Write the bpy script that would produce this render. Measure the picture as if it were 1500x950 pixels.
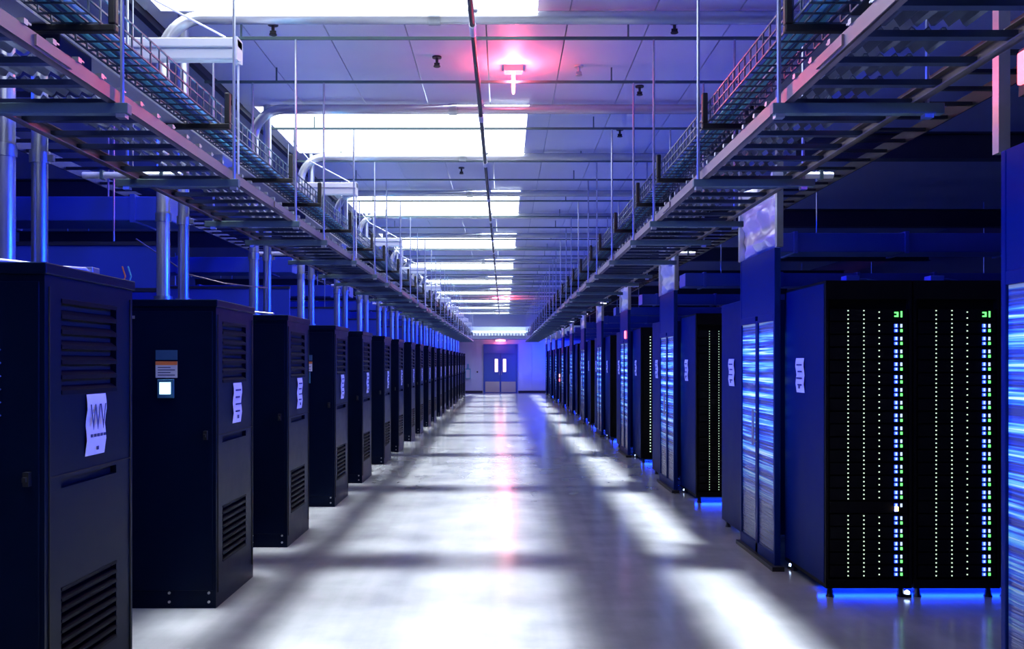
import bpy, math, random
from mathutils import Vector, Matrix
R = math.radians
random.seed(7)
for o in list(bpy.data.objects): bpy.data.objects.remove(o)
SC = bpy.context.scene
C = SC.collection
EYE = 1.65
P = 4.18          # pitch of a pair of cabinet rows
NP = 10           # number of pairs down the hall
WALL = 47.7
CEIL = EYE + 2.46

# ---------------------------------------------------------------- camera
cam = bpy.data.objects.new('camera', bpy.data.cameras.new('camera'))
C.objects.link(cam)
cam.location = (0, 0, EYE); cam.rotation_euler = (R(90), 0, 0)
cam.data.sensor_width = 36; cam.data.sensor_fit = 'HORIZONTAL'
cam.data.lens = 36 * 1300 / 1500
cam.data.shift_x = 12 / 1500; cam.data.shift_y = 55 / 1500
cam.data.clip_end = 200
SC.camera = cam
SC.view_settings.view_transform = 'Standard'
SC.view_settings.look = 'None'
SC.view_settings.gamma = 1
SC.view_settings.exposure = 0.0
SC.view_settings.use_curve_mapping = False

# ---------------------------------------------------------------- world and lights
w = bpy.data.worlds.new('world'); SC.world = w; w.use_nodes = True
w.node_tree.nodes['Background'].inputs[0].default_value = (0.01, 0.03, 0.3, 1)
w.node_tree.nodes['Background'].inputs[1].default_value = 0.05

def area(name, loc, sx, sy, rot, col, power, spread=180):
    l = bpy.data.lights.new(name, 'AREA'); l.shape = 'RECTANGLE'
    l.size = sx; l.size_y = sy; l.color = col; l.energy = power; l.spread = R(spread)
    o = bpy.data.objects.new(name, l); C.objects.link(o)
    o.location = loc; o.rotation_euler = rot
    return o
def point(name, loc, r, col, power):
    l = bpy.data.lights.new(name, 'POINT'); l.shadow_soft_size = r; l.color = col; l.energy = power
    o = bpy.data.objects.new(name, l); C.objects.link(o); o.location = loc
    return o

SKY_X0, SKY_X1 = -2.40, 0.235
SKY_L = 1.90
sky_y = [4.30 + 4.22 * k for k in range(-1, NP)]       # near edges of the skylights
for y in sky_y:
    # daylight falling through each skylight
    area('skylight_daylight', ((SKY_X0 + SKY_X1) / 2, y + SKY_L / 2, CEIL - 0.075), SKY_X1 - SKY_X0, 3.55,
         (0, R(-2.5), 0), (0.88, 0.94, 1.0), 112, 9)
    # narrow lights added out of sight for the bright floor strip on the right
    area('added_slot_light', (2.36, y + SKY_L / 2, CEIL - 0.135), 0.36, 3.7, (0, R(11.5), 0), (0.86, 0.93, 1.0), 29, 8)
# blue hall lighting hung over the equipment rows
BLUE = (0.004, 0.035, 1.0)
area('blue_batten_left', (-3.3, 24, 3.3), 0.35, 46, (0, R(-96), 0), BLUE, 270, 75)
area('blue_batten_left', (-2.9, 24, 3.95), 0.3, 46, (0, R(60), 0), BLUE, 750)
area('blue_batten_right', (3.3, 24, 3.3), 0.35, 46, (0, R(96), 0), BLUE, 330, 75)
area('blue_batten_right', (2.9, 24, 3.95), 0.3, 46, (0, R(-60), 0), BLUE, 110)
# unseen blue fill lights added beneath each hanging tray, shining across the aisle
area('blue_tray_fill', (-2.12, 24, 2.60), 0.06, 44, (0, R(-81), 0), BLUE, 420, 46)
area('blue_tray_fill', (1.70, 24, 2.60), 0.06, 44, (0, R(81), 0), BLUE, 420, 46)
# area lights added to brighten the far wall and doors
area('far_wall_light', (0.2, 45.5, 3.4), 4.0, 0.2, (R(35), 0, 0), (0.62, 0.78, 1.0), 150)
area('far_wall_blue', (2.4, 46.2, 2.75), 1.6, 0.2, (R(20), 0, 0), BLUE, 150)

# ---------------------------------------------------------------- materials
def mat(name, col, rough=0.5, metal=0.0, emit=None, estr=0, noise=None, bump=None, spec=0.5, aniso=None):
    m = bpy.data.materials.new(name); m.use_nodes = True
    nt = m.node_tree; b = nt.nodes['Principled BSDF']
    b.inputs['Base Color'].default_value = (*col, 1)
    b.inputs['Roughness'].default_value = rough
    b.inputs['Metallic'].default_value = metal
    b.inputs['Specular IOR Level'].default_value = spec
    tc = nt.nodes.new('ShaderNodeTexCoord')
    if noise:
        sc, amt = noise
        n = nt.nodes.new('ShaderNodeTexNoise'); n.inputs['Scale'].default_value = sc
        n.inputs['Detail'].default_value = 5
        nt.links.new(tc.outputs['Object'], n.inputs['Vector'])
        mx = nt.nodes.new('ShaderNodeMix'); mx.data_type = 'RGBA'
        mx.inputs['A'].default_value = (*[c * (1 - amt) for c in col], 1)
        mx.inputs['B'].default_value = (*[min(1, c * (1 + amt)) for c in col], 1)
        nt.links.new(n.outputs['Fac'], mx.inputs['Factor'])
        nt.links.new(mx.outputs['Result'], b.inputs['Base Color'])
        mr = nt.nodes.new('ShaderNodeMapRange')
        mr.inputs['To Min'].default_value = max(0.03, rough - 0.06); mr.inputs['To Max'].default_value = min(1, rough + 0.06)
        nt.links.new(n.outputs['Fac'], mr.inputs['Value']); nt.links.new(mr.outputs['Result'], b.inputs['Roughness'])
    if bump:
        sc, st = bump[:2]
        n2 = nt.nodes.new('ShaderNodeTexNoise'); n2.inputs['Scale'].default_value = sc
        n2.inputs['Detail'].default_value = 3
        mp = nt.nodes.new('ShaderNodeMapping')
        if len(bump) > 2: mp.inputs['Scale'].default_value = bump[2]
        nt.links.new(tc.outputs['Object'], mp.inputs['Vector']); nt.links.new(mp.outputs['Vector'], n2.inputs['Vector'])
        bp = nt.nodes.new('ShaderNodeBump'); bp.inputs['Strength'].default_value = st
        bp.inputs['Distance'].default_value = 0.02
        nt.links.new(n2.outputs['Fac'], bp.inputs['Height']); nt.links.new(bp.outputs['Normal'], b.inputs['Normal'])
    if emit:
        b.inputs['Emission Color'].default_value = (*emit, 1)
        b.inputs['Emission Strength'].default_value = estr
    return m

M = {}
M['floor'] = mat('polished_concrete', (0.40, 0.41, 0.43), 0.19, spec=0.7)
def floor_wear(m):
    nt = m.node_tree; b = nt.nodes['Principled BSDF']; L = nt.links
    tc = [n for n in nt.nodes if n.type == 'TEX_COORD'][0]
    def noise(scale, det, sc):
        mp = nt.nodes.new('ShaderNodeMapping'); mp.inputs['Scale'].default_value = scale
        n = nt.nodes.new('ShaderNodeTexNoise'); n.inputs['Scale'].default_value = sc; n.inputs['Detail'].default_value = det
        L.new(tc.outputs['Object'], mp.inputs['Vector']); L.new(mp.outputs['Vector'], n.inputs['Vector']); return n
    a = noise((3.2, .16, 1), 5, 1.0); c = noise((1, 1, 1), 6, 2.2)
    mx = nt.nodes.new('ShaderNodeMath'); mx.operation = 'ADD'
    L.new(a.outputs['Fac'], mx.inputs[0]); L.new(c.outputs['Fac'], mx.inputs[1])
    cr = nt.nodes.new('ShaderNodeValToRGB'); L.new(mx.outputs[0], cr.inputs['Fac'])
    mr = nt.nodes.new('ShaderNodeMapRange'); mr.inputs['From Min'].default_value = .55; mr.inputs['From Max'].default_value = 1.5
    L.new(mx.outputs[0], mr.inputs['Value']); L.new(mr.outputs['Result'], cr.inputs['Fac'])
    cr.color_ramp.elements[0].color = (.17, .18, .20, 1); cr.color_ramp.elements[1].color = (.42, .43, .44, 1)
    L.new(cr.outputs['Color'], b.inputs['Base Color'])
    m2 = nt.nodes.new('ShaderNodeMapRange'); m2.inputs['To Min'].default_value = .15; m2.inputs['To Max'].default_value = .20
    L.new(c.outputs['Fac'], m2.inputs['Value']); L.new(m2.outputs['Result'], b.inputs['Roughness'])
floor_wear(M['floor'])
M['ceiling'] = mat('ceiling_panel_white', (0.76, 0.77, 0.80), 0.55, noise=(3, 0.04))
M['bulkhead'] = mat('bulkhead_paint', (0.34, 0.38, 0.52), 0.5, noise=(2, 0.05))
M['wall'] = mat('white_wall_paint', (0.72, 0.75, 0.82), 0.55, noise=(2, 0.03))
M['dark'] = mat('dark_grey_paint', (0.02, 0.024, 0.04), 0.5, noise=(3, 0.1))
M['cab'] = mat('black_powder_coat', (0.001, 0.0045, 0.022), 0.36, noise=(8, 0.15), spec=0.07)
M['louvre'] = mat('black_louvre', (0.001, 0.002, 0.010), 0.5, spec=0.06)
M['slot'] = mat('black_recess', (0.004, 0.004, 0.005), 0.8)
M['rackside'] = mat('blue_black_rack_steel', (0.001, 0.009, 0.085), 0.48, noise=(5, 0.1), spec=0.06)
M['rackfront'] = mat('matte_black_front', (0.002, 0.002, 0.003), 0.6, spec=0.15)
M['galv'] = mat('galvanised_steel', (0.42, 0.46, 0.52), 0.33, 0.85, noise=(14, 0.15))
M['rail'] = mat('brownish_tray_rail', (0.24, 0.19, 0.19), 0.42, 0.6, noise=(4, 0.3))  # brownish steel tone, mottled at random
M['rung'] = mat('tray_rung_steel', (0.05, 0.07, 0.16), 0.4, 0.7)
M['strut'] = mat('green_grey_strut', (0.10, 0.16, 0.17), 0.45, 0.5)
M['pipe'] = mat('grey_coated_pipe', (0.58, 0.61, 0.66), 0.24, 0.55, noise=(5, 0.04))
M['blackm'] = mat('black_steel', (0.01, 0.01, 0.012), 0.45)
M['white'] = mat('white_enamel', (0.72, 0.73, 0.75), 0.4)
M['cable'] = mat('cyan_cable', (0.16, 0.62, 0.80), 0.45)
M['cable2'] = mat('blue_cable', (0.05, 0.12, 0.5), 0.45)
M['wire'] = mat('basket_wire', (0.10, 0.14, 0.22), 0.4, 0.7)
M['linershade'] = mat('shaded_corrugated_liner', (0.05, 0.07, 0.16), 0.4, 0.5)  # shaded copy of the liner, the right side's dimness put into its colour
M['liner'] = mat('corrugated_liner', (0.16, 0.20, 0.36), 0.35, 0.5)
M['paper'] = mat('white_paper', (0.78, 0.78, 0.80), 0.7)
M['ink'] = mat('dark_blue_ink', (0.04, 0.05, 0.14), 0.7)
M['orange'] = mat('orange_print', (0.75, 0.20, 0.05), 0.6)
M['placard'] = mat('dark_blue_placard', (0.03, 0.09, 0.20), 0.4)
M['screen'] = mat('lit_meter_screen', (0.5, 0.7, 0.8), 0.3, emit=(0.6, 0.92, 1.0), estr=1.6)
M['screenb'] = mat('meter_bezel', (0.04, 0.15, 0.25), 0.4)
M['ledw'] = mat('pale_green_indicator', (0.3, 0.4, 0.3), 0.5, emit=(0.75, 1.0, 0.72), estr=1.1)
M['ledg'] = mat('green_indicator', (0.1, 0.5, 0.1), 0.5, emit=(0.12, 0.9, 0.15), estr=2.4)
M['ledb'] = mat('blue_indicator', (0.1, 0.2, 0.8), 0.5, emit=(0.02, 0.07, 1.0), estr=4)
M['ledbw'] = mat('pale_blue_indicator', (0.5, 0.6, 0.9), 0.5, emit=(0.55, 0.7, 1.0), estr=1.3)
M['ledy'] = mat('amber_indicator', (0.8, 0.6, 0.1), 0.5, emit=(1.0, 0.7, 0.15), estr=12)
M['red'] = mat('red_lamp', (0.8, 0.1, 0.1), 0.4, emit=(1.0, 0.10, 0.14), estr=5)
M['redhot'] = mat('glowing_red_tube', (0.9, 0.4, 0.4), 0.4, emit=(1.0, 0.50, 0.55), estr=3)
M['glow'] = mat('blue_led_strip', (0.1, 0.2, 0.8), 0.4, emit=(0.02, 0.10, 1.0), estr=3)
M['glowc'] = mat('white_blue_led', (0.5, 0.6, 0.9), 0.4, emit=(0.45, 0.6, 1.0), estr=9)
M['sky'] = mat('skylight_diffuser', (0.9, 0.9, 0.9), 0.6, emit=(0.93, 0.97, 1.0), estr=3.2)
M['foil'] = mat('wrinkled_silver_film', (0.75, 0.78, 0.85), 0.28, 0.35, bump=(3, .5, (1, 1, 3.5)))
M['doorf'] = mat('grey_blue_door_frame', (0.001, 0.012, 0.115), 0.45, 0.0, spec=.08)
M['steel'] = mat('brushed_steel', (0.60, 0.58, 0.58), 0.35, 0.7)
M['bluepaint'] = mat('blue_door_paint', (0.06, 0.14, 0.50), 0.45)
M['lit'] = mat('lit_vision_panel', (0.9, 0.8, 0.75), 0.4, emit=(1.0, 0.80, 0.72), estr=1.4)
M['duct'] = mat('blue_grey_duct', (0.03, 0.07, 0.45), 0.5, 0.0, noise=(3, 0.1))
M['teal'] = mat('teal_panel', (0.10, 0.45, 0.50), 0.5)

def stripe_mat():
    """ribbed pane with horizontal streaks of lamp light painted into its emission"""
    m = bpy.data.materials.new('glowing_ribbed_pane'); m.use_nodes = True
    nt = m.node_tree; b = nt.nodes['Principled BSDF']; L = nt.links
    b.inputs['Base Color'].default_value = (0.07, 0.09, 0.20, 1)
    b.inputs['Roughness'].default_value = 0.22
    tc = nt.nodes.new('ShaderNodeTexCoord')
    mp = nt.nodes.new('ShaderNodeMapping'); mp.inputs['Scale'].default_value = (1, 0.8, 62)
    L.new(tc.outputs['Object'], mp.inputs['Vector'])
    n = nt.nodes.new('ShaderNodeTexNoise'); n.inputs['Scale'].default_value = 1.0; n.inputs['Detail'].default_value = 4
    n.inputs['Distortion'].default_value = 0.25
    L.new(mp.outputs['Vector'], n.inputs['Vector'])
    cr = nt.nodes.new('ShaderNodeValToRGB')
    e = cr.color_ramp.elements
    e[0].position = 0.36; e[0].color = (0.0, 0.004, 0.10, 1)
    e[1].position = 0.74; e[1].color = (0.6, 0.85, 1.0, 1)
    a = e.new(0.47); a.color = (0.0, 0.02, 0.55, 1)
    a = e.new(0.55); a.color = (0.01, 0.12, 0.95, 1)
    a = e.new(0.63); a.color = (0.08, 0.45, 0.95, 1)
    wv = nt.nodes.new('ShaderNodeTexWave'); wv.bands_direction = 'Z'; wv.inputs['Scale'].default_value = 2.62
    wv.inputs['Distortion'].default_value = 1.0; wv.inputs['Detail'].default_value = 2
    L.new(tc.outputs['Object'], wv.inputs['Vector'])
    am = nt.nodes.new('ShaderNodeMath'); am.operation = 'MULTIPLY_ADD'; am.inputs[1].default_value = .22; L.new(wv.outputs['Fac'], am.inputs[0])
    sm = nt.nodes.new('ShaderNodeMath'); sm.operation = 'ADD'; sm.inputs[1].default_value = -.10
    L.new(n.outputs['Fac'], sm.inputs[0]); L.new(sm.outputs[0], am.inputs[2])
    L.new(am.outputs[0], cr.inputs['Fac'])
    sx = nt.nodes.new('ShaderNodeSeparateXYZ'); L.new(tc.outputs['Object'], sx.inputs['Vector'])
    # streak glow is painted over the upper and middle of the pane only
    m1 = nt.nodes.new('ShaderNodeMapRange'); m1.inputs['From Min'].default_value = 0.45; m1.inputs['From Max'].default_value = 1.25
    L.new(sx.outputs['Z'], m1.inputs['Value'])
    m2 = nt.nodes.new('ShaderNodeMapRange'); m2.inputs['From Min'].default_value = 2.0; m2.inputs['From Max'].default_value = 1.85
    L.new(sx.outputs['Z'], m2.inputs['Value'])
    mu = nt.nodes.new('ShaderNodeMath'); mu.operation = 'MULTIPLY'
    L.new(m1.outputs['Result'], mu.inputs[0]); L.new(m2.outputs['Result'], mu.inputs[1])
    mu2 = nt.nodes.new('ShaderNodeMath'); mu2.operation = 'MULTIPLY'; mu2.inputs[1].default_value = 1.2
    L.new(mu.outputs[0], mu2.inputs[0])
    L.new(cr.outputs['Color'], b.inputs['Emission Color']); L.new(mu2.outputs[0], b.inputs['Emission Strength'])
    bp = nt.nodes.new('ShaderNodeBump'); bp.inputs['Strength'].default_value = 0.5; bp.inputs['Distance'].default_value = 0.02
    L.new(n.outputs['Fac'], bp.inputs['Height']); L.new(bp.outputs['Normal'], b.inputs['Normal'])
    return m
M['stripe'] = stripe_mat()

# ---------------------------------------------------------------- mesh helpers
class MB:
    def __init__(s): s.v = []; s.f = []
    def box(s, x0, x1, y0, y1, z0, z1):
        b = len(s.v)
        s.v += [(x0,y0,z0),(x1,y0,z0),(x1,y1,z0),(x0,y1,z0),(x0,y0,z1),(x1,y0,z1),(x1,y1,z1),(x0,y1,z1)]
        s.f += [tuple(b+i for i in q) for q in ((0,3,2,1),(4,5,6,7),(0,1,5,4),(1,2,6,5),(2,3,7,6),(3,0,4,7))]
        return s
    def tube(s, pts, r, n=8, cap=True):
        pts = [Vector(p) for p in pts]; b = len(s.v)
        prev = None
        for i, p in enumerate(pts):
            if i == 0: d = pts[1] - pts[0]
            elif i == len(pts)-1: d = pts[-1] - pts[-2]
            else: d = (pts[i+1]-pts[i]).normalized() + (pts[i]-pts[i-1]).normalized()
            d.normalize()
            if prev is None:
                a = Vector((0,0,1)) if abs(d.z) < 0.9 else Vector((1,0,0))
                u = d.cross(a).normalized()
            else:
                u = (prev - d * prev.dot(d)).normalized()
            prev = u; v = d.cross(u)
            rr = r[i] if isinstance(r, (list, tuple)) else r
            for k in range(n):
                t = 2*math.pi*(k+0.5)/n
                s.v.append(tuple(p + u*math.cos(t)*rr + v*math.sin(t)*rr))
        m = len(pts)
        for i in range(m-1):
            for k in range(n):
                k2 = (k+1) % n
                s.f.append((b+i*n+k, b+(i+1)*n+k, b+(i+1)*n+k2, b+i*n+k2))
        if cap:
            s.f.append(tuple(b+k for k in range(n)))
            s.f.append(tuple(b+(m-1)*n+k for k in reversed(range(n))))
        return s
    def quad(s, a, b_, c, d):
        b = len(s.v); s.v += [a, b_, c, d]; s.f.append((b, b+1, b+2, b+3)); return s
    def mesh(s, name, m, smooth=False, bevel=0):
        me = bpy.data.meshes.new(name); me.from_pydata(s.v, [], s.f); me.materials.append(m)
        if smooth:
            me.polygons.foreach_set('use_smooth', [True]*len(me.polygons))
            try: me.set_sharp_from_angle(angle=R(50))
            except Exception: pass
        me.update()
        return me
    def build(s, name, m, parent=None, smooth=False, bevel=0, loc=None):
        o = bpy.data.objects.new(name, s.mesh(name, m, smooth)); C.objects.link(o)
        if parent: o.parent = parent
        if loc: o.location = loc
        if bevel:
            md = o.modifiers.new('bevel', 'BEVEL'); md.width = bevel; md.segments = 2; md.limit_method = 'ANGLE'
        return o
def link_mesh(name, me, parent, loc=(0,0,0)):
    o = bpy.data.objects.new(name, me); C.objects.link(o); o.parent = parent; o.location = loc
    return o
def thing(name, label, cat, loc=(0,0,0), group=None):
    o = bpy.data.objects.new(name, None); C.objects.link(o); o.location = loc; o.empty_display_size = 0.1
    o['label'] = label; o['category'] = cat
    if group: o['group'] = group
    return o
def tag(o, label, cat, group=None):
    o['label'] = label; o['category'] = cat
    if group: o['group'] = group
    return o
def struct(o): o['kind'] = 'structure'; return o
def stuff(o): o['kind'] = 'stuff'; return o
def copy_tree(o, parent=None):
    c = o.copy(); C.objects.link(c)
    if parent: c.parent = parent
    for ch in KIDS.get(o.name, []): copy_tree(ch, c)
    return c
KIDS = {}
def index_kids():
    KIDS.clear()
    for o in C.objects:
        if o.parent: KIDS.setdefault(o.parent.name, []).append(o)
ones = ['first','second','third','fourth','fifth','sixth','seventh','eighth','ninth','tenth','eleventh','twelfth','thirteenth',
        'fourteenth','fifteenth','sixteenth','seventeenth','eighteenth','nineteenth']
def nth(i):       # 0 -> first
    i += 1
    if i < 20: return ones[i-1]
    t, u = divmod(i, 10)
    tens = {2:('twentieth','twenty'),3:('thirtieth','thirty'),4:('fortieth','forty')}[t]
    return tens[0] if u == 0 else tens[1] + '-' + ones[u-1]

# ---------------------------------------------------------------- the setting
XL, XR = -8.6, 8.2
fl = struct(MB().box(XL-.2, XR+.2, -2.5, WALL+.2, -0.12, 0).build('floor', M['floor']))
struct(MB().box(XL-.2, XL, -2.5, WALL+.2, 0, CEIL+.1).build('wall_left', M['dark']))
struct(MB().box(XR, XR+.2, -2.5, WALL+.2, 0, CEIL+.1).build('wall_right', M['dark']))
struct(MB().box(XL-.2, XR+.2, -2.7, -2.5, 0, CEIL+.1).build('wall_back', M['dark']))
# far wall in boarded panels, with the doorway left open
wf = struct(MB().box(XL, -1.10, WALL, WALL+.2, 0, CEIL).box(0.74, XR, WALL, WALL+.2, 0, CEIL).box(-1.10, 0.74, WALL, WALL+.2, 2.62, CEIL).build('wall_far', M['wall']))
for x0, x1 in ((-2.6,-1.14),(0.78,1.50),(1.515,2.25),(2.265,3.0),(-4.1,-2.615)):
    MB().box(x0, x1, WALL-.03, WALL, 0.12, 2.60).build('wall_panel', M['wall'], wf, bevel=.004)
struct(MB().box(XL, -1.14, WALL-.05, WALL, 0, .11).box(0.78, XR, WALL-.05, WALL, 0, .11).build('baseboard_far', M['dark']))
# soffit over the far doors
sf = struct(MB().box(-2.5, 2.9, 45.6, WALL, 2.85, 3.25).build('trim_1', M['bulkhead']))
struct(MB().box(-2.5, 2.9, 45.2, 45.6, 3.45, CEIL-.02).build('trim_2', M['bulkhead']))
# ceiling: slab above, boards below
GX0 = -2.506; PW = 0.594
ce = struct(MB().box(XL-.2, -2.52, -2.5, WALL+.2, CEIL, CEIL+.15).box(2.26, XR+.2, -2.5, WALL+.2, CEIL, CEIL+.15)
            .box(-2.52, 2.26, -2.5, WALL+.2, CEIL+.2, CEIL+.3).build('ceiling', M['bulkhead']))
me_p = MB().box(.005, PW-.005, .005, 2.315, 0, .02).mesh('ceiling_panel', M['ceiling'])
me_c = {}
def cpanel(x, y, wd, ln):
    k = (round(wd,3), round(ln,3))
    if k not in me_c: me_c[k] = MB().box(.005, wd-.005, .004, ln-.004, 0, .02).mesh('ceiling_panel', M['ceiling'])
    link_mesh('ceiling_panel', me_c[k], ce, (x, y, CEIL))
GAP = 4.22 - SKY_L
for y in sky_y:
    for i in range(8): cpanel(GX0 + i*PW, y + SKY_L, PW, GAP)          # between two skylights
    for i in range(5, 8): cpanel(GX0 + i*PW, y, PW, SKY_L)             # to the right of a skylight
yl = sky_y[-1] + SKY_L + GAP
for i in range(8):
    if WALL - yl > .1: cpanel(GX0 + i*PW, yl, PW, WALL - yl)
# bulkheads along both edges of the boarded ceiling
struct(MB().box(-2.56, -2.51, -2.4, WALL, CEIL-.05, CEIL+.2).build('trim_3', M['dark']))
struct(MB().box(2.25, 2.29, -2.4, WALL, CEIL-.09, CEIL+.2).build('trim_4', M['dark']))
for k, y in enumerate(sky_y):
    wn = bpy.data.objects.new('window_%d' % (k+1), None); C.objects.link(wn); wn.location = (0, y, CEIL); struct(wn)
    MB().box(SKY_X0, SKY_X1, .0, SKY_L, .0, .015).build('pane', M['sky'], wn)
    m = MB(); x0, x1 = GX0, GX0+5*PW-.004
    m.box(x0, SKY_X0, 0, SKY_L, -.002, .03).box(SKY_X1, x1, 0, SKY_L, -.002, .03)
    m.box(SKY_X0, SKY_X1, -.012, 0, -.01, .03).box(SKY_X0, SKY_X1, SKY_L, SKY_L+.012, -.01, .03)
    m.build('frame', M['ceiling'], wn)

# far double doors
d1 = bpy.data.objects.new('door_1', None); C.objects.link(d1); d1.location = (-.18, WALL, 0); struct(d1)
MB().box(-.92, -.86, -.06, .06, 0, 2.62).box(.86, .92, -.06, .06, 0, 2.62).box(-.86, .86, -.06, .06, 2.56, 2.62).box(-.86,.86,-.05,.05,2.10,2.15).build('door_frame', M['bluepaint'], d1)
MB().box(-.86, .86, -.01, .03, 2.15, 2.56).build('transom_panel', M['bluepaint'], d1)
for s in (-1, 1):
    x0, x1 = (-.855, -.005) if s < 0 else (.005, .855)
    lf = MB().box(x0, x1, -.02, .03, .01, 2.10).build('door_leaf', M['bluepaint'], d1, bevel=.004)
    MB().box(x0+.04, x1-.04, -.03, -.02, .04, .60).build('kick_plate', M['steel'], lf)
    xc = s*.22
    MB().box(xc-.085, xc+.085, -.028, -.02, 1.12, 1.82).build('vision_panel', M['lit'], lf)
    MB().box(xc-.11,xc-.085,-.035,-.02,1.10,1.84).box(xc+.085,xc+.11,-.035,-.02,1.10,1.84).box(xc-.11,xc+.11,-.035,-.02,1.82,1.85).box(xc-.11,xc+.11,-.035,-.02,1.09,1.12).build('vision_frame', M['bluepaint'], lf)
    MB().tube([(s*.06,-.06,.95),(s*.06,-.06,1.2)], .014).box(s*.06-.01,s*.06+.01,-.06,-.02,.96,.98).box(s*.06-.01,s*.06+.01,-.06,-.02,1.17,1.19).build('pull_handle', M['steel'], lf)
t = thing('exit_beacon', 'glowing red lamp over the grey blue double doors at the far end', 'lamp', (-.18, WALL-.03, 2.84))
MB().box(-.30, .30, -.06, .02, -.10, .02).build('housing', M['white'], t, bevel=.01)
MB().box(-.26, .26, -.10, -.06, -.08, .0).build('lamp_lens', M['redhot'], t, bevel=.01)
point('exit_beacon_light', (-.18, WALL-.35, 2.8), .12, (1, .15, .25), 25)
t = thing('fire_cabinet', 'small teal wall cabinet beside the far doors, behind the last left cabinets', 'cabinet', (-1.92, WALL-.03, .75))
MB().box(-.14, .14, -.2, 0, 0, .55).build('body', M['teal'], t, bevel=.01)
MB().box(-.11, .11, -.21, -.2, .04, .5).build('door', M['white'], t)
MB().tube([(0,-.1,.55),(0,-.1,.8)], .035).build('bell', M['teal'], t)
t = thing('call_button', 'dark round call button on the white wall left of the far doors', 'button', (-1.42, WALL-.03, 1.12))
MB().tube([(0,0,0),(0,-.03,0)], .07, 12).build('plate', M['white'], t)
MB().tube([(0,-.03,0),(0,-.05,0)], .045, 12).build('button', M['blackm'], t)
t = thing('louvre_light', 'row of small white louvres under the far ceiling above the doors', 'grille', (0, 45.55, 3.05))
for i in range(22): MB().box(-1.75+i*.16, -1.66+i*.16, -.04, .04, -.05, .06).build('louvre', M['white'], t)
MB().box(-1.8, 1.85, -.03, .05, .06, .09).build('rail', M['dark'], t)

# ---------------------------------------------------------------- left power cabinets
def text_mesh(txt, size, m, name):
    cu = bpy.data.curves.new(name, 'FONT'); cu.body = txt; cu.size = size; cu.extrude = .0006; cu.align_x = 'CENTER'
    o = bpy.data.objects.new(name, cu); C.objects.link(o)
    dg = bpy.context.evaluated_depsgraph_get(); dg.update()
    me = bpy.data.meshes.new_from_object(o.evaluated_get(dg)); me.materials.clear(); me.materials.append(m)
    bpy.data.objects.remove(o); me.name = name
    return me
XF = -1.93
CW = .88; CH = 2.07
def label_part(parent, y0, y1, z0, z1, xf, sgn, wv=False):
    """paper notice curling a little off a steel face whose normal is sgn*X"""
    m = MB(); n = 8
    for i in range(n+1):
        z = z0 + (z1-z0)*i/n
        off = sgn*(.004 + .008*math.sin(i/n*6.0)**2); lean = (i/n-.5)*.012
        for (yy, oo) in ((y0+lean, off), (y1+lean, off), (y1+lean, off-sgn*.002), (y0+lean, off-sgn*.002)): m.v.append((xf+oo, yy, z))
    for i in range(n):
        for k in range(4):
            k2 = (k+1) % 4
            m.f.append((i*4+k, i*4+k2, (i+1)*4+k2, (i+1)*4+k))
    m.f += [(3,2,1,0), (n*4, n*4+1, n*4+2, n*4+3)]
    lb = m.build('notice_sheet', M['paper'], parent)
    yc = (y0+y1)/2; hw = (y1-y0)/2
    X = xf + sgn*.0145
    if wv:
        me = text_mesh('WV', .155, M['ink'], 'printed_letters')
        o = link_mesh('printed_letters', me, lb, (X+.004, yc, z1-.165))
        o.rotation_euler = (R(90), 0, R(90)*sgn); o.scale = (.62, 1.12, 1)
        k = MB()
        for j in range(5): k.box(X-.001, X+.001, y0+.028+j*.033, y0+.050+j*.033, z1-.200, z1-.186)
        k.box(X-.001, X+.001, yc-.010, yc+.010, z1-.262, z1-.245)
        stuff(k.build('small_print', M['ink'], lb))
    else:
        k = MB()
        for j in range(4):
            zz = z1 - .045 - j*.05
            k.box(X-.001, X+.001, y0+hw*.35, y1-hw*(.35+.3*(j % 2)), zz-.012, zz)
        k.box(X-.001, X+.001, yc-.015, yc+.015, z0+.03, z0+.055)
        stuff(k.build('small_print', M['ink'], lb))
    return lb

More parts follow.
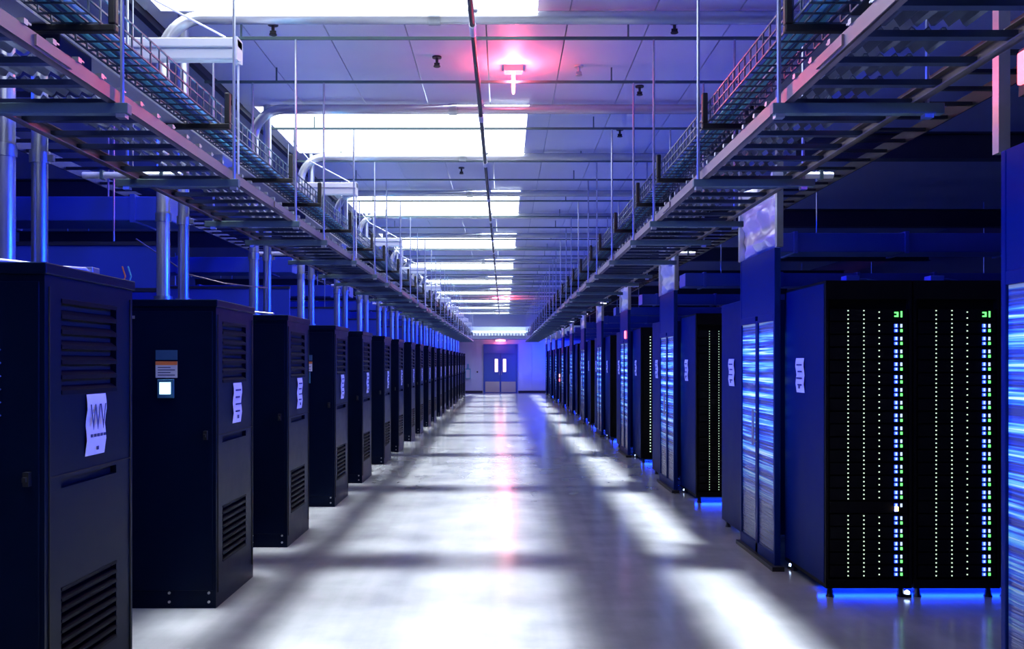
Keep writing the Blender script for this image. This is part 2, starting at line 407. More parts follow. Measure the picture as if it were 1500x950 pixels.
def power_cabinet(kind, wv, lab, y):
    t = thing('power_cabinet', lab, 'cabinet', (0, y, 0))
    xb = XF-1.05
    # hollow skin on the aisle side so louvres are real openings
    m = MB()
    m.box(xb, XF-.03, 0, CW, .0, CH-.05)
    y0, y1 = .14, .69
    gr = [(1.52, 1.92, 6), (.29, .66, 8)]
    m.box(XF-.03, XF, 0, y0, 0, CH-.05).box(XF-.03, XF, y1, CW, 0, CH-.05)
    zc = 0
    for (za, zb, n) in (gr[1], (1.10, 1.14, 1), gr[0]):
        m.box(XF-.03, XF, y0, y1, zc, za); zc = zb
    m.box(XF-.03, XF, y0, y1, zc, CH-.05)
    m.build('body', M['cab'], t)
    for (za, zb, n) in gr:
        st = (zb-za)/n
        for j in range(n+1):
            z = za + st*j
            q = MB(); hh = st*.20
            b = len(q.v)
            q.v += [(XF+.004, y0, z-hh), (XF+.004, y0, z+hh*.4), (XF-.025, y0, z+hh*2.0), (XF-.025, y0, z+hh*1.2)]
            q.v += [(XF+.004, y1, z-hh), (XF+.004, y1, z+hh*.4), (XF-.025, y1, z+hh*2.0), (XF-.025, y1, z+hh*1.2)]
            q.f += [(0,1,2,3),(7,6,5,4),(0,4,5,1),(1,5,6,2),(2,6,7,3),(3,7,4,0)]
            q.build('louvre', M['louvre'], t)
        MB().box(XF-.0298, XF-.029, y0, y1, za, zb).build('louvre_backing', M['slot'], t)
    MB().box(XF-.0298, XF-.029, y0, y1, 1.10, 1.14).build('slot_backing', M['slot'], t)
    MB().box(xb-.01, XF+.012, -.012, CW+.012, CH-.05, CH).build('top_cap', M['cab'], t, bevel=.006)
    MB().box(XF, XF+.006, .03, CW-.03, 1.155, 1.16).box(XF, XF+.006, .03, .036, .1, CH-.1).box(XF, XF+.006, CW-.036, CW-.03, .1, CH-.1).build('door_seam', M['slot'], t)
    label_part(t, .36, .555, 1.215, 1.50, XF, 1, wv)
    # side towards the camera (y = 0)
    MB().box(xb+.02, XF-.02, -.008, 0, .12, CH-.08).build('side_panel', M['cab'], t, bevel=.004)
    for (x, z) in ((XF-.31,.105),(XF-.31,.045),(XF-.045,.105),(XF-.045,.045)):
        MB().tube([(x,-.004,z),(x,-.012,z)], .009, 8).build('bolt', M['steel'], t)
    MB().box(XF-.075, XF-.05, -.035, -.008, 1.13, 1.19).box(XF-.07,XF-.055,-.05,-.03,1.15,1.17).build('latch', M['blackm'], t)
    MB().box(XF-.60, XF-.54, -.02, -.008, 1.94, 1.96).build('hinge', M['steel'], t)
    if kind == 'B':
        a, b = XF-.40, XF-.255
        MB().box(a, b, -.012, -.008, 1.665, 1.73).build('nameplate', M['placard'], t)
        sg = MB().box(a, b, -.012, -.008, 1.545, 1.655).build('warning_sign', M['paper'], t)
        MB().box(a, b, -.0135, -.012, 1.63, 1.655).build('warning_band', M['orange'], sg)
        q = MB()
        for j in range(4): q.box(a+.015, b-.015-(j%2)*.03, -.0135, -.012, 1.56+j*.017, 1.566+j*.017)
        stuff(q.build('small_print', M['ink'], sg))
        bz = MB().box(a+.015, b-.02, -.022, -.008, 1.41, 1.535).build('meter', M['screenb'], t, bevel=.003)
        MB().box(a+.03, b-.04, -.024, -.022, 1.435, 1.515).build('screen', M['screen'], bz)
    else:
        MB().box(XF-.37, XF-.31, .0-.02, .0, 2.0, 2.012).build('status_lamp', M['ledg'], t)
    return t
SW = 2.26
cab_y = []
for k in range(NP+1): cab_y += [('A', 3.73+P*k), ('B', 5.95+P*k)]
cab_y = [c for c in cab_y if c[1] < 44.8]
protoA = protoB = None
index = 0
t1 = power_cabinet('A', True, 'nearest black cabinet on the left, with a white notice reading WV', 3.73)
cl = []
for j in range(5):  # thin blue arcs on the near cabinet's side, built as bent tubes
    zc = 1.70-.055*j
    MB().tube([(-2.14+.035*math.cos(a*.5), -.02-.01*math.sin(a*.5), zc+.018*math.sin(a*.5)-.004*a) for a in range(13)], .004, 6).build('blue_arc', M['cable2'], t1, True)
pb = power_cabinet('B', False, 'second black cabinet on the left, with warning sign and lit meter screen', 5.95)
pa = power_cabinet('A', False, 'third black cabinet on the left, narrow gap behind the one with the lit screen', 3.73+P)
index_kids()
for i, (kind, y) in enumerate(cab_y[3:], 3):
    o = copy_tree(pa if kind == 'A' else pb); o.location = (0, y, 0)
    o['label'] = ('black cabinet with lit meter screen, %s from the camera in the left row' if kind == 'B' else 'plain sided black cabinet, %s from the camera in the left row') % nth(i)
# things lying on the cabinet tops
cb = tag(MB().tube([(-2.75,3.9,CH+.02),(-2.6,3.86,CH+.03),(-2.4,3.9,CH+.045),(-2.2,4.02,CH+.03),(-2.1,4.15,CH+.022),(-2.03,4.3,CH+.03),(-2.05,4.37,CH+.02)], .011, 8).build('cable', M['white'], None, True),
         'white cable curving over the top of the nearest left cabinet', 'cable')
t = thing('junction_box', 'small grey junction box on top of the nearest left cabinet', 'box', (-2.08, 4.42, CH))
MB().box(-.05,.05,-.04,.04,0,.05).build('body', M['galv'], t, bevel=.004)
MB().box(-.04,.04,-.045,-.04,.01,.04).build('cover', M['white'], t)
tag(MB().tube([(-2.06,7.95,CH+.012),(-2.25,7.96,CH+.03),(-2.5,7.93,CH+.012),(-2.7,7.95,CH+.012)], .01, 8).build('cable', M['white'], None, True),
    'white cable lying along the top of the third left cabinet', 'cable')
for j, (c, mm, nm) in enumerate(((-2.62,'orange','orange'),(-2.58,'teal','teal'))):
    tag(MB().tube([(c,6.1,CH+.0),(c-.005,6.1,CH+.1),(c+.01,6.12,CH+.17),(c-.02,6.14,CH+.24)], .006, 6).build('wire', M[mm], None, True),
        '%s wire standing up on the second left cabinet, left of its pipes' % nm, 'wire')
tag(MB().tube([(-2.9,7.0,2.62),(-2.7,6.9,2.5),(-2.45,6.9,2.33),(-2.2,7.0,2.27),(-1.95,7.3,2.26)], .006, 6).build('loose_wire', M['rail'], None, True), 'thin loose wire drooping behind the pipes over the left cabinets', 'wire')

# plain racks continuing each left row away from the aisle
def plain_rack(name, lab, x, y, d):
    t = thing(name, lab, 'rack', (x, y, 0))
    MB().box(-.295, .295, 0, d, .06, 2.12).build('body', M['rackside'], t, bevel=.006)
    MB().box(-.28, .28, -.015, 0, .10, 2.08).build('door', M['rackfront'], t)
    for sx in (-.24, .24):
        for yy in (.08, d-.08): MB().tube([(sx,yy,0),(sx,yy,.06)], .02, 8).build('foot', M['blackm'], t)
    MB().box(.22, .24, -.035, -.015, .95, 1.15).build('handle', M['steel'], t)
    return t
pr = plain_rack('server_rack', 'plain black rack directly behind the nearest left cabinet', -3.30, 3.73, .88)
index_kids()
for i, (kind, y) in enumerate(cab_y[:14]):
    for j in range(3):
        if i == 0 and j == 0: continue
        o = copy_tree(pr); o.location = (-3.30-.62*j, y, 0)
        o['label'] = 'plain black rack, %s outward from the %s left cabinet' % (nth(j), nth(i))

# ---------------------------------------------------------------- conduits that rise from the cabinets and cross the aisle
PH = EYE + 2.385
def arc_pipe(x, y, xr, r=.045, br=.28):
    z0 = CH; pts = [(x, y, z0), (x, y, PH-br)]
    for a in range(1, 10):
        t = a/10*math.pi/2
        pts.append((x + br*(1-math.cos(t)), y, PH-br + br*math.sin(t)))
    pts += [(x+br, y, PH), (xr, y, PH)]
    return MB().tube(pts, r, 14)
for i, (kind, y) in enumerate(cab_y):
    yc = y + (.47 if kind == 'A' else .20)
    n = nth(i)
    t = thing('crossing_pipe', 'grey pipe bending over the aisle from the %s left cabinet' % n, 'pipe', (-2.36, yc, CH))
    def P_(mb, name, m, sm=True):
        o = mb.build(name, m, t, sm); o.location = (2.36, -yc, -CH); return o
    P_(arc_pipe(-2.36, yc, 2.18), 'pipe_run', M['pipe'])
    for z in (2.62, 3.3): P_(MB().tube([(-2.36,yc,z),(-2.36,yc,z+.06)], .053, 12), 'coupling', M['galv'])
    m = MB().tube([(-.52,yc,PH),(-.44,yc,PH)], .052, 12)
    P_(m, 'coupling', M['galv'])
    P_(MB().tube([(-2.36,yc,CH),(-2.36,yc,CH+.035)], .062, 12), 'base_collar', M['galv'])
    m = MB().box(-.235,-.195,yc-.05,yc+.05,PH+.045,CEIL).box(-.25,-.18,yc-.06,yc+.06,PH+.035,PH+.05)
    P_(m, 'ceiling_clip', M['white'], False)
    x2, y2 = -2.27, yc+.14
    t2 = thing('riser_pipe', 'straight blue-lit steel pipe rising beside the bent pipe on the %s left cabinet' % n, 'pipe', (x2, y2, CH))
    MB().tube([(0,0,0),(0,0,CEIL-CH-.0)], .038, 12).build('pipe_run', M['galv'], t2, True)
    MB().tube([(0,0,.55),(0,0,.61)], .047, 12).build('coupling', M['galv'], t2, True); MB().tube([(0,0,0),(0,0,.03)], .053, 12).build('base_collar', M['galv'], t2, True)
    MB().box(.035,.07,-.012,.012,.56,.59).build('set_screw', M['galv'], t2)

# ---------------------------------------------------------------- cable trays, baskets and their hangers
TZ = EYE + 1.02
RODY = [3.50, 4.95, 6.42, 7.42, 8.90, 10.35, 11.4, 12.9, 14.3]
while RODY[-1] < 43: RODY.append(RODY[-1] + (1.5 if len(RODY) % 3 else 1.15))
RAILZ = EYE + 2.34
def ladder_tray(side, xa, xb, lab):
    """xa aisle edge, xb outer edge"""
    t = thing('ladder_tray', lab, 'cable tray', ((xa+xb)/2, 2.0, TZ))
    ox, oy, oz = (xa+xb)/2, 2.0, TZ
    def loc(mb, name, m, sm=False):
        o = mb.build(name, m, t, sm); o.location = (-ox, -oy, -oz); return o
    for x in (xa, xb):
        s = 1 if x == min(xa, xb) else -1
        m = MB().box(x-.006, x+.006, oy, 44.3, TZ, TZ+.052)
        m.box(min(x, x+s*.03), max(x, x+s*.03), oy, 44.3, TZ, TZ+.006).box(min(x, x+s*.03), max(x, x+s*.03), oy, 44.3, TZ+.048, TZ+.052)
        loc(m, 'side_rail', M['rail'])
    w_ = abs(xb-xa)
    rm = MB().box(-w_/2+.006, w_/2-.006, -.018, .018, .012, .034).mesh('rung', M['rung'])
    y = oy+.1
    while y < 44.2:
        link_mesh('rung', rm, t, (0, y-oy, 0)); y += .245
    # splice plates
    for yy in range(3, 44, 3):
        o = MB().box(-.004,.004,-.12,.12,.008,.044).build('splice_plate', M['rail'], t); o.location = (xa-ox+(.01 if side=='L' else -.01), yy-oy, 0)
    # corrugated drop-in liner sheets, lying on the rungs in short lengths
    lo, hi = (min(xa,xb)+.05, min(xa,xb)+.36) if side == 'R' else (max(xa,xb)-.36, max(xa,xb)-.05)
    m = MB(); nseg = 28
    y = oy+.15
    while y < 43.5:
        L_ = .16
        b = len(m.v)
        for i in range(nseg+1):
            x = lo + (hi-lo)*i/nseg; z = TZ+.052+.016*math.sin(i/nseg*2*math.pi*6)
            m.v += [(x, y, z), (x, y+L_, z), (x, y, z+.004), (x, y+L_, z+.004)]
        for i in range(nseg):
            a = b+i*4
            m.f += [(a, a+4, a+5, a+1), (a+2, a+3, a+7, a+6), (a, a+2, a+6, a+4), (a+1, a+5, a+7, a+3)]
        y += .245
    stuff(loc(m, 'corrugated_liner', M['liner'] if side == 'L' else M['linershade']))
    # wire clips along the aisle rail
    m = MB(); y = oy+.1
    while y < 30:
        m.box(xa-.012, xa+.012, y-.012, y+.012, TZ+.052, TZ+.070); m.box(xa-.003, xa+.003, y, y+.05, TZ+.066, TZ+.072); y += .18
    stuff(loc(m, 'rail_clips', M['galv']))
    return t
ladder_tray('L', -1.53, -2.07, 'long ladder tray hung over the left edge of the aisle, reaching to the far doors')
ladder_tray('R', 1.11, 1.64, 'long ladder tray hung over the right edge of the aisle, reaching to the far doors')

def basket(side, xa, xb, lab):
    z0 = EYE+1.335; h = .11
    t = thing('wire_basket', lab, 'cable basket', ((xa+xb)/2, 2.0, z0))
    lo, hi = min(xa,xb), max(xa,xb); ox, oy = (xa+xb)/2, 2.0
    m = MB(); r = .0035
    n = 4
    for i in range(n+1):
        x = lo+(hi-lo)*i/n; m.box(x-r, x+r, oy, 44, z0, z0+2*r)
    for x in (lo, hi):
        for z in (z0+h*.5, z0+h): m.box(x-r, x+r, oy, 44, z-r, z+r)
    y = oy
    while y < 44:
        m.box(lo, hi, y-r, y+r, z0-r, z0+r).box(lo-r, lo+r, y-r, y+r, z0, z0+h).box(hi-r, hi+r, y-r, y+r, z0, z0+h)
        y += .1 if y < 25 else .3
    o = stuff(m.build('basket_mesh', M['wire'], t)); o.location = (-ox, -oy, -z0)
    for i in range(6):
        x = lo+.035+(hi-lo-.07)*i/6
        pts = []
        y = oy
        while y <= 44:
            pts.append((x + random.uniform(-.010,.010), y, z0+.022+random.uniform(0,.012))); y += .7
        o = MB().tube(pts, .013, 6).build('data_cable', M['cable'] if i % 3 else M['cable2'], t, True); o.location = (-ox, -oy, -z0)
    return t
basket('L', -1.592, -1.785, 'wire basket of cyan cables running above the left ladder tray')
basket('R', 1.14, 1.33, 'wire basket of cyan cables running above the right ladder tray')

def hanger(sx, xa, xb, y, i, side):
    t = thing('tray_hanger', 'threaded rods and strut carrying the %s trays, %s from the camera' % (side, nth(i)), 'hanger', (xa, y, TZ))
    MB().tube([(0,0,-.05),(0,0,RAILZ-TZ)], .0085, 6).build('rod', M['galv'], t, True)
    w_ = xb-xa
    MB().tube([(w_,0,-.05),(w_,0,RAILZ-TZ)], .0085, 6).build('rod', M['galv'], t, True)
    a, b = sorted((-.02*sx*-1*-1, w_+.05*sx))
    MB().box(min(-.03*sx, w_+.06*sx), max(-.03*sx, w_+.06*sx), -.021, .021, -.045, -.003).build('strut', M['strut'], t, bevel=.003)
    for x in (0, w_):
        MB().box(x-.018, x+.018, -.018, .018, -.06, -.045).build('nut', M['galv'], t)
    bz = EYE+1.328-TZ
    # bracket: short upright on the aisle side and an arm under the basket
    MB().box(min(.02*sx, .40*sx), max(.02*sx, .40*sx), -.018, .018, bz-.03, bz).box(min(.02*sx,.05*sx), max(.02*sx,.05*sx), -.018, .018, bz, bz+.17).build('basket_bracket', M['blackm'], t, bevel=.006)
    return t
for i, y in enumerate(RODY):
    hanger(-1, -1.505, -2.10, y, i, 'left')
    hanger(1, 1.085, 1.67, y, i, 'right')
    r = thing('ceiling_rail', 'thin dark rail across the ceiling, %s from the camera' % nth(i), 'rail', (0, y, RAILZ))
    MB().box(-2.5, 2.24, -.010, .010, -.010, .010).build('bar', M['strut'], r)
    MB().box(-.235, -.195, -.03, .03, -.02, .02).build('clamp', M['white'], r)
    for x in (-1.9, .9): MB().box(x-.006, x+.006, -.006, .006, .01, CEIL-RAILZ).build('standoff', M['strut'], r)

# ---------------------------------------------------------------- sprinkler main along the ceiling
t = thing('sprinkler_main', 'slim dark pipe running down the middle of the ceiling to the far end', 'pipe', (-.215, 2, RAILZ-.036))
MB().tube([(0,0,0),(0,42.5,0)], .019, 10).build('pipe_run', M['dark'], t, True)
for k, y in enumerate([c[1]+(.47 if c[0]=='A' else .20) for c in cab_y]):
    MB().tube([(0,y-2-.09,0),(0,y-2+.09,0)], .025, 10).build('coupling', M['white'], t, True)
heads = [(400,45,-1),(988,42,1),(937,134,1),(640,92,-1),(848,105,1),(908,196,1),(676,251,-1)]
def head(x, y, lab, m):
    t = thing('fire_sprinkler', lab, 'sprinkler', (x, y, CEIL))
    MB().tube([(0,0,0),(0,0,-.012)], .038, 12).build('escutcheon', m, t, True)
    MB().tube([(0,0,-.01),(0,0,-.05)], .012, 8).build('stem', m, t, True)
    MB().box(-.022,.022,-.004,.004,-.075,-.05).build('frame', m, t)
    MB().tube([(0,0,-.075),(0,0,-.082)], .028, 10).build('deflector', m, t, True)
hl = ['dark sprinkler head on the ceiling just left of the first crossing rail, upper left','dark sprinkler head on the upper right of the ceiling beside the first crossing pipe',
      'dark sprinkler head on the right just before the second crossing pipe','dark sprinkler head on the ceiling left of the red tube lamp',
      'red-lit sprinkler head on the ceiling right of the red tube lamp','dark sprinkler head right of the large bright skylight','small dark sprinkler head beyond the large bright skylight']
for (px, py, s), l in zip(heads, hl):
    d = (CEIL-.05-EYE)*1300/(530-py); head((px-738)*d/1300, d, l, M['steel'] if 'red-lit' in l else M['blackm'])

# red tube lamps on the ceiling
def red_lamp(x, y, lab, power):
    t = thing('red_tube_lamp', lab, 'lamp', (x, y, CEIL))
    MB().box(-.078,-.070,-.055,.055,-.05,0).box(.070,.078,-.055,.055,-.05,0).box(-.07,.07,-.055,-.047,-.05,0).box(-.07,.07,.047,.055,-.05,0).build('lamp_frame', M['steel'], t)
    MB().tube([(0,0,0),(0,0,-.03),(0,0,-.21),(0,0,-.23)], [.022,.018,.015,.008], 12).build('glowing_tube', M['redhot'], t, True)
    point('red_tube_light', (x, y-.02, CEIL-.12), .05, (1.0, .09, .15), power)
red_lamp(.08, 7.40, 'glowing red tube lamp hanging in a square frame from the near ceiling', 46)
red_lamp(.10, 33.2, 'small distant glowing red tube lamp far down the ceiling', 90)

# ---------------------------------------------------------------- white strip luminaires and busway on the left
for k in range(NP):
    y = 5.23 + P*k; z = EYE+1.83
    t = thing('strip_luminaire', 'white box-shaped strip luminaire above the left trays, %s from the camera' % nth(k), 'luminaire', (-1.555, y, z))
    MB().box(-.85, 0, -.05, .05, .01, .065).build('housing', M['white'], t, bevel=.006)
    MB().box(-.84, -.015, -.035, .035, -.06, .01).build('reflector', M['white'], t, bevel=.01)
    MB().box(-.012, .0, -.055, .055, -.065, .07).build('end_cap', M['white'], t)
    MB().tube([(-.08,0,.065),(-.09,0,.085),(-.5,-.0,.30),(-.78,0,CEIL-z)], .006, 6).build('support_wire', M['white'], t, True)
    MB().tube([(-.01,0,-.06),(-.01,0,-.755)], .007, 6).tube([(-.01,0,-.08),(-.01,0,-.06)], .02, 8).build('pull_rod', M['white'], t, True)
t = thing('busway', 'long pale busway duct running beside the left cable basket', 'duct', (-1.855, 2, EYE+1.332))
MB().box(-.055,.055,0,42,0,.12).build('duct_body', M['white'], t)
MB().box(.055,.060,0,42,.035,.042).box(.055,.060,0,42,.08,.087).build('seam_rib', M['dark'], t)
for k in range(20):
    yy = 1.6+k*P/2
    while min(abs(yy+2.14-q) for q in RODY) < .2: yy += .05
    MB().box(-.07,.055,yy,yy+.28,-.10,.0).build('tap_off_box', M['white'] if k % 2 else M['dark'], t, bevel=.006)
# white tube lamps below the trays, square to the aisle
for k in range(NP):
    for s, x0, x1, sd in ((-1,-2.75,-2.1,'left'), (1,1.75,2.15,'right')):
        y = 5.8+P*k; z = EYE+1.22
        while min(abs(y-q) for q in RODY) < .12: y += .05
        t = thing('clipped_tube', 'white clipped tube set crossways below the %s tray, %s from the camera' % (sd, nth(k)), 'tube', (x0, y, z))
        MB().tube([(0,0,0),(x1-x0,0,0)], .022, 10).build('tube', M['white'], t, True)
        for f in (.2,.5,.8):
            MB().box((x1-x0)*f-.01,(x1-x0)*f+.01,-.028,.028,-.028,.03).build('clip', M['strut'], t)
        MB().tube([((x1-x0)*.5,0,.02),((x1-x0)*.5,0,CEIL-z+.03)], .005, 6).build('suspension_rod', M['galv'], t)

# ---------------------------------------------------------------- overhead steelwork beyond the cabinets on both sides
for k in range(NP):
    for s, sd in ((-1,'left'), (1,'right')):
        x0, x1 = sorted((s*2.72, s*8.0))
        y = 7.45+P*k
        if s > 0: x0 = 2.75; y = 9.5+P*k
        t = thing('overhead_duct', 'blue-lit flat duct over the %s equipment rows, %s from the camera' % (sd, nth(k)), 'duct', ((x0+x1)/2, y, EYE+1.15))
        L_ = (x1-x0)/2
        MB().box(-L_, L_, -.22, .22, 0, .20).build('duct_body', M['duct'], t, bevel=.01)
        for j in range(5):
            xx = -L_+.3+j*(2*L_-.6)/4
            MB().box(xx-.02, xx+.02, -.24, .24, -.015, .215).build('flange', M['duct'], t)
        for xx in (-L_+.6, L_-.6): MB().tube([(xx,0,.2),(xx,0,CEIL-EYE-1.15)], .008, 6).build('suspension_rod', M['galv'], t)
        t = thing('roof_beam', 'dark steel beam crossing over the %s rows, %s from the camera' % (sd, nth(k)), 'beam', ((x0+x1)/2, y-1.15, EYE+1.9))
        MB().box(-L_, L_, -.07, .07, 0, .015).box(-L_, L_, -.07, .07, .235, .25).box(-L_, L_, -.006, .006, .015, .235).build('i_section', M['dark'], t)
        if s > 0: continue
        t = thing('row_header', 'dark blue containment header between %s rows, %s from the camera' % (sd, nth(k)), 'panel', ((x0+x1)/2, y-.35, 2.24))
        MB().box(-L_, L_, -.02, .02, 0, .34).build('panel', M['duct'], t)
        MB().box(-L_, L_, -.035, .035, -.03, 0).box(-L_, L_, -.035, .035, .34, .37).build('edge_channel', M['dark'], t)
        for xx in (-L_+.4, L_-.4): MB().tube([(xx,0,.37),(xx,0,CEIL-2.24)], .008, 6).build('suspension_rod', M['galv'], t)
# inner cable runs parallel to the aisle, deeper in on each side
for s, sd, xs in ((-1,'left',(-3.15,-3.55)), (1,'right',(2.45,2.85))):
    t = thing('inner_ladder_tray', 'dark ladder tray over the %s rows, outside the main hanging tray' % sd, 'cable tray', ((xs[0]+xs[1])/2, 2, EYE+1.55))
    for x in (-.2, .2): MB().box(x-.006, x+.006, 0, 42, 0, .09).build('side_rail', M['blackm'], t)
    rm = MB().box(-.194,.194,-.015,.015,.01,.03).mesh('rung', M['blackm'])
    for i in range(140): link_mesh('rung', rm, t, (0, .1+i*.3, 0))

# ---------------------------------------------------------------- right side: rack rows and containment doors
RX = 2.25; RT = 2.22; RD = .90
sv = {}
def server_meshes():
    h = .088
    sv['body'] = MB().box(.03,.57,0,.04,.004,h-.004).mesh('server', M['rackfront'])
    m = MB()
    for x, z in [(.155,.014),(.155,.044),(.155,.074),(.265,.014),(.265,.044),(.265,.074),(.372,.022),(.372,.064)]:
        m.box(x-.004,x+.004,-.004,0,z-.004,z+.004)
    sv['dots'] = m.mesh('status_lights', M['ledw'])
    m = MB()
    m.box(.478,.500,-.005,0,.014,.034).box(.478,.500,-.005,0,.046,.070)
    sv['blue'] = m.mesh('drive_lights', M['ledb'])
    m = MB().box(.484,.495,-.0065,-.005,.016,.032).box(.484,.495,-.0065,-.005,.048,.070).box(.520,.532,-.005,0,.046,.070)
    sv['pale'] = m.mesh('drive_lights', M['ledbw'])
    sv['green'] = MB().box(.520,.534,-.005,0,.014,.034).mesh('link_light', M['ledg'])
    sv['greenbig'] = MB().box(.478,.50,-.005,0,.03,.04).box(.478,.50,-.005,0,.055,.065).box(.495,.505,-.005,0,.03,.065).box(.522,.532,-.005,0,.028,.070).mesh('number_display', M['ledg'])
    sv['amber'] = MB().box(.478,.502,-.010,-.006,.018,.048).mesh('fault_light', M['ledy'])
server_meshes()
def led_rack(lab, x, y, full=True, gap=None):
    t = thing('server_rack', lab, 'rack', (x, y, 0))
    MB().box(.0,.018,0,RD,.07,RT).box(.582,.6,0,RD,.07,RT).box(.018,.582,.05,RD,.07,RT).box(.018,.582,0,.05,.07,.13).box(.018,.582,0,.05,2.09,RT).build('cabinet_shell', M['rackfront'], t)
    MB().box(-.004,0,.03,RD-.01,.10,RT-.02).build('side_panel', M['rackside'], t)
    for sx in (.05,.55):
        for yy in (.06,RD-.06): MB().tube([(sx,yy,0),(sx,yy,.02),(sx,yy,.07)], [.03,.022,.016], 8).build('foot', M['blackm'], t)
    if full:
        n = 21
        for j in range(n):
            z = .145+j*.0895
            if gap is not None and j == gap:
                b = link_mesh('server', sv['body'], t, (0, .0, z)); link_mesh('fault_light', sv['amber'], b)
                stuff(link_mesh('drive_lights', sv['blue'], b)); stuff(link_mesh('drive_lights', sv['pale'], b)); continue
            b = link_mesh('server', sv['body'], t, (0, .0, z))
            stuff(link_mesh('status_lights', sv['dots'], b))
            if j == n-1: stuff(link_mesh('number_display', sv['greenbig'], b))
            else:
                stuff(link_mesh('drive_lights', sv['blue'], b)); stuff(link_mesh('drive_lights', sv['pale'], b)); link_mesh('link_light', sv['green'], b)
    else:
        q = MB(); g = MB(); bb = MB(); q.box(.03,.57,.01,.05,.13,2.09)
        for j in range(20):
            z = .16+j*.0965
            for xx in (.155,.265,.372):
                for zz in (.022,.068): g.box(xx-.009,xx+.009,.0,.01,z+zz-.008,z+zz+.008)
            bb.box(.478,.532,0,.01,z+.015,z+.07)
        q.build('server_fronts', M['rackfront'], t)
        stuff(g.build('status_lights', M['ledw'], t)); stuff(bb.build('drive_lights', M['ledb'], t))
    return t
def side_notice(t, y0, y1):
    label_part(t, y0, y1, 1.42, 1.68, -.004, -1)
    # flat on the side panel facing the aisle
def rear_rack(lab, x, y):
    t = thing('server_rack', lab, 'rack', (x, y, 0))
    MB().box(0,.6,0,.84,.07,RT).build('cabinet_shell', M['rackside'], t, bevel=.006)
    MB().box(.03,.57,.84,.855,.1,RT-.03).build('door', M['rackfront'], t)
    for sx in (.05,.55):
        for yy in (.06,.78): MB().tube([(sx,yy,0),(sx,yy,.02),(sx,yy,.07)], [.03,.022,.016], 8).build('foot', M['blackm'], t)
    return t
def aisle_door(k, y):
    """sliding containment door with two panes of painted glowing streaks, tall head panel"""
    X = 2.15; W = 1.02
    who = 'nearest, at the right edge of the picture' if k < 0 else '%s beyond the cut-off nearest one' % nth(k)
    t = thing('containment_door', 'tall blue sliding door with two streaked glowing panes, %s' % who, 'door', (X, y, 0))
    m = MB()
    m.box(0,.05,0,.035,.03,2.56).box(0,.05,W-.035,W,.03,2.56).box(0,.05,.47,.54,.03,2.0)
    m.box(0,.05,.035,W-.035,.03,.12).box(0,.05,.035,.47,1.98,2.04).box(0,.05,.54,W-.035,1.98,2.04)
    m.build('door_frame', M['doorf'], t, bevel=.004)
    MB().box(.004,.046,.035,W-.035,2.04,2.56).build('head_panel', M['doorf'], t)
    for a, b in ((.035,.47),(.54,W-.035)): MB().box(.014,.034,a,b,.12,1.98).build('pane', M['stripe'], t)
    MB().box(-.035,.06,-.06,W+.02,0,.035).build('floor_track', M['blackm'], t)
    MB().tube([(-.03,.505,.95),(-.03,.505,1.25)], .01, 8).box(-.03,0,.5,.51,.97,.98).box(-.03,0,.5,.51,1.22,1.23).build('pull_handle', M['steel'], t)
    # hanging silver film above, between two posts
    for yy in (-.04, W+.04):
        MB().box(.0,.05,yy-.025,yy+.025,2.56,CEIL-.02).build('post', M['galv'], t)
    if k < 0: return t
    q = MB(); n1, n2 = 18, 14
    for i in range(n1+1):
        for j in range(n2+1):
            yy = W*i/n1; z = 2.56+.62*j/n2
            sag = .018*math.sin(i*1.1+j*.35)+.012*math.sin(j*1.9+i*.2)+ .035*math.sin(math.pi*i/n1)*math.cos(j*1.3)
            q.v.append((.03+sag, yy, z))
    for i in range(n1):
        for j in range(n2):
            a = i*(n2+1)+j; q.f.append((a, a+1, a+n2+2, a+n2+1))
    fo = q.build('silver_film', M['foil'], t, True); md = fo.modifiers.new('thickness','SOLIDIFY'); md.thickness = .002
    if k == 2:
        MB().box(-.03,0,.15,.23,2.06,2.2).build('access_lamp', M['red'], t, bevel=.01)
    return t
aisle_door(-1, 2.82)
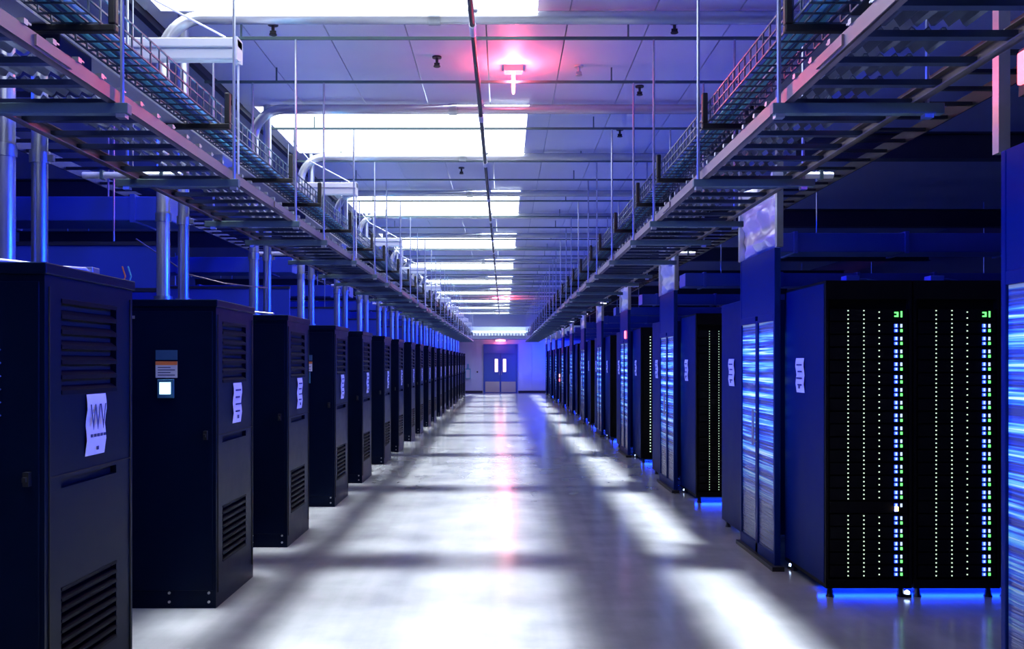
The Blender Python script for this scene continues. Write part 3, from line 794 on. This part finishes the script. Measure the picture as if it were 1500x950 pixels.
for k in range(NP):
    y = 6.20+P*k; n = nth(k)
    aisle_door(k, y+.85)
    if k < 2:
        for j in range(4):
            pos = ['nearest the aisle', 'second from the aisle', 'third from the aisle', 'fourth from the aisle'][j]
            t = led_rack('black rack with lit indicator columns, %s in the %s right row' % (pos, n), RX+.615*j, y, True, 5 if (j == 0 and k == 0) else None)
            if j == 0: side_notice(t, .42, .60)
    else:
        for j in range(2):
            pos = ['aisle end', 'one in from the aisle end'][j]
            t = led_rack('black rack with small lights, %s of the %s right row' % (pos, n), RX+.615*j, y, False)
            if j == 0 and k < 5: side_notice(t, .42, .60)
    for j in range(3 if k < 3 else 1):
        pos = ['aisle end', 'one in from the aisle end', 'two in from the aisle end'][j]
        t = rear_rack('blue-sided rack behind the %s streaked door on the right, %s' % (n, pos), 2.2+.615*j, y+1.92)
        if j == 0 and k < 5: side_notice(t, .32, .52)
    # blue glow strips fixed to the floor under each right row
    t = thing('floor_light_strip', 'blue glowing strip under the racks of the %s right row' % n, 'light strip', (3.5, y+.62, 0))
    MB().box(-1.1,1.1,-.02,.02,.0,.02).build('channel', M['dark'], t)
    MB().box(-1.09,1.09,-.015,.015,.02,.032).build('lit_strip', M['glow'], t)
    area('floor_strip_light', (3.4, y+.30, .062), 2.2, .02, (R(-40),0,0), BLUE, 10)
    for q, (xx, yy) in enumerate(((2.30, .80+.10), (2.84, .05))):
        t = thing('floor_marker_lamp', 'tiny white-blue lamp on the floor %s the %s right row' % (('behind', 'under')[q], n), 'lamp', (xx, y+yy, 0))
        MB().tube([(0,0,0),(0,0,.02)], .03, 10).build('base', M['blackm'], t)
        MB().tube([(0,0,.02),(0,0,.035),(0,0,.045)], [.018,.018,.006], 10).build('lit_dome', M['glowc'], t, True)
# tops of the near lit racks: small boxes
for j, (xx, lab) in enumerate(((2.48,'left'),(3.08,'right'))):
    t = thing('top_box', 'small pale box on top of the %s near lit rack' % lab, 'box', (xx, 6.35, RT))
    MB().box(-.05,.05,-.05,.05,0,.045).build('body', M['duct'], t, bevel=.005)
    MB().tube([(.05,0,.02),(.15,.1,.03),(.3,.15,.012)], .008, 6).build('lead', M['cable2'], t, True)
# red alarm panel, far right
t = thing('alarm_beacon', 'red glowing alarm beacon high at the right edge of the picture', 'lamp', (2.08, 3.5, EYE+1.1))
MB().box(.02,.07,-.10,.12,-.02,.17).build('back_box', M['dark'], t)
MB().box(-.0,.02,-.08,.10,.02,.15).build('lamp_lens', M['red'], t, bevel=.006)
point('alarm_light', (2.0, 3.5, EYE+1.2), .05, (1,.08,.15), .35)
# lit service panel deep on the right
t = thing('service_panel', 'small panel with red and white lights far down the right side', 'panel', (2.12, 33.6, 1.1))
MB().box(0,.05,-.2,.2,-.35,.35).build('plate', M['dark'], t)
MB().box(-.02,0,-.08,.08,-.02,.10).build('upper_lamp', M['redhot'], t)
MB().box(-.02,0,-.08,.08,-.18,-.08).build('lower_lamp', M['red'], t)
# housings added to carry the unseen narrow floor lights
for k, y in enumerate(sky_y):
    t = thing('added_slot_housing', 'slim dark housing of an added light under the right ceiling edge, %s from the camera' % nth(k), 'luminaire', (2.36, y, CEIL-.09))
    MB().box(-.17,-.155,0,SKY_L,-.0,.088).box(.155,.17,0,SKY_L,-.0,.088).box(-.17,.17,0,SKY_L,.05,.088).build('housing', M['dark'], t)

# ---------------------------------------------------------------- repeats share a group
GROUPS = {'power_cabinet': 'black cabinets in the left row', 'crossing_pipe': 'bent pipes crossing the aisle', 'riser_pipe': 'straight riser pipes on the left cabinets',
          'ceiling_rail': 'thin rails across the ceiling', 'strip_luminaire': 'white strip luminaires over the left trays', 'added_slot_housing': 'housings of added lights along the right ceiling edge',
          'containment_door': 'streaked sliding doors on the right', 'floor_light_strip': 'blue strips under the right racks', 'floor_marker_lamp': 'tiny floor lamps by the right racks',
          'fire_sprinkler': 'sprinkler heads on the ceiling', 'red_tube_lamp': 'red tube lamps on the ceiling', 'top_box': 'boxes on the near lit racks', 'row_header': 'containment headers over the left rows'}
for o in list(C.objects):
    if o.parent or 'label' not in o or 'group' in o: continue
    b = o.name.split('.')[0]; lab = o['label']
    side = 'right' if o.location.x > 0 else 'left'
    if b in GROUPS: o['group'] = GROUPS[b]
    elif b == 'server_rack':
        o['group'] = ('lit racks in the right rows' if 'lit indicator' in lab or 'small lights' in lab else 'blue-sided racks behind the right doors' if 'blue-sided' in lab else 'plain racks behind the left cabinets')
    elif b in ('tray_hanger', 'clipped_tube', 'overhead_duct', 'roof_beam', 'ladder_tray', 'wire_basket', 'inner_ladder_tray'):
        nm = b.replace('_', ' ')
        o['group'] = nm + 's on both sides' if b in ('ladder_tray', 'wire_basket', 'inner_ladder_tray') else '%ss on the %s side' % (nm, side)
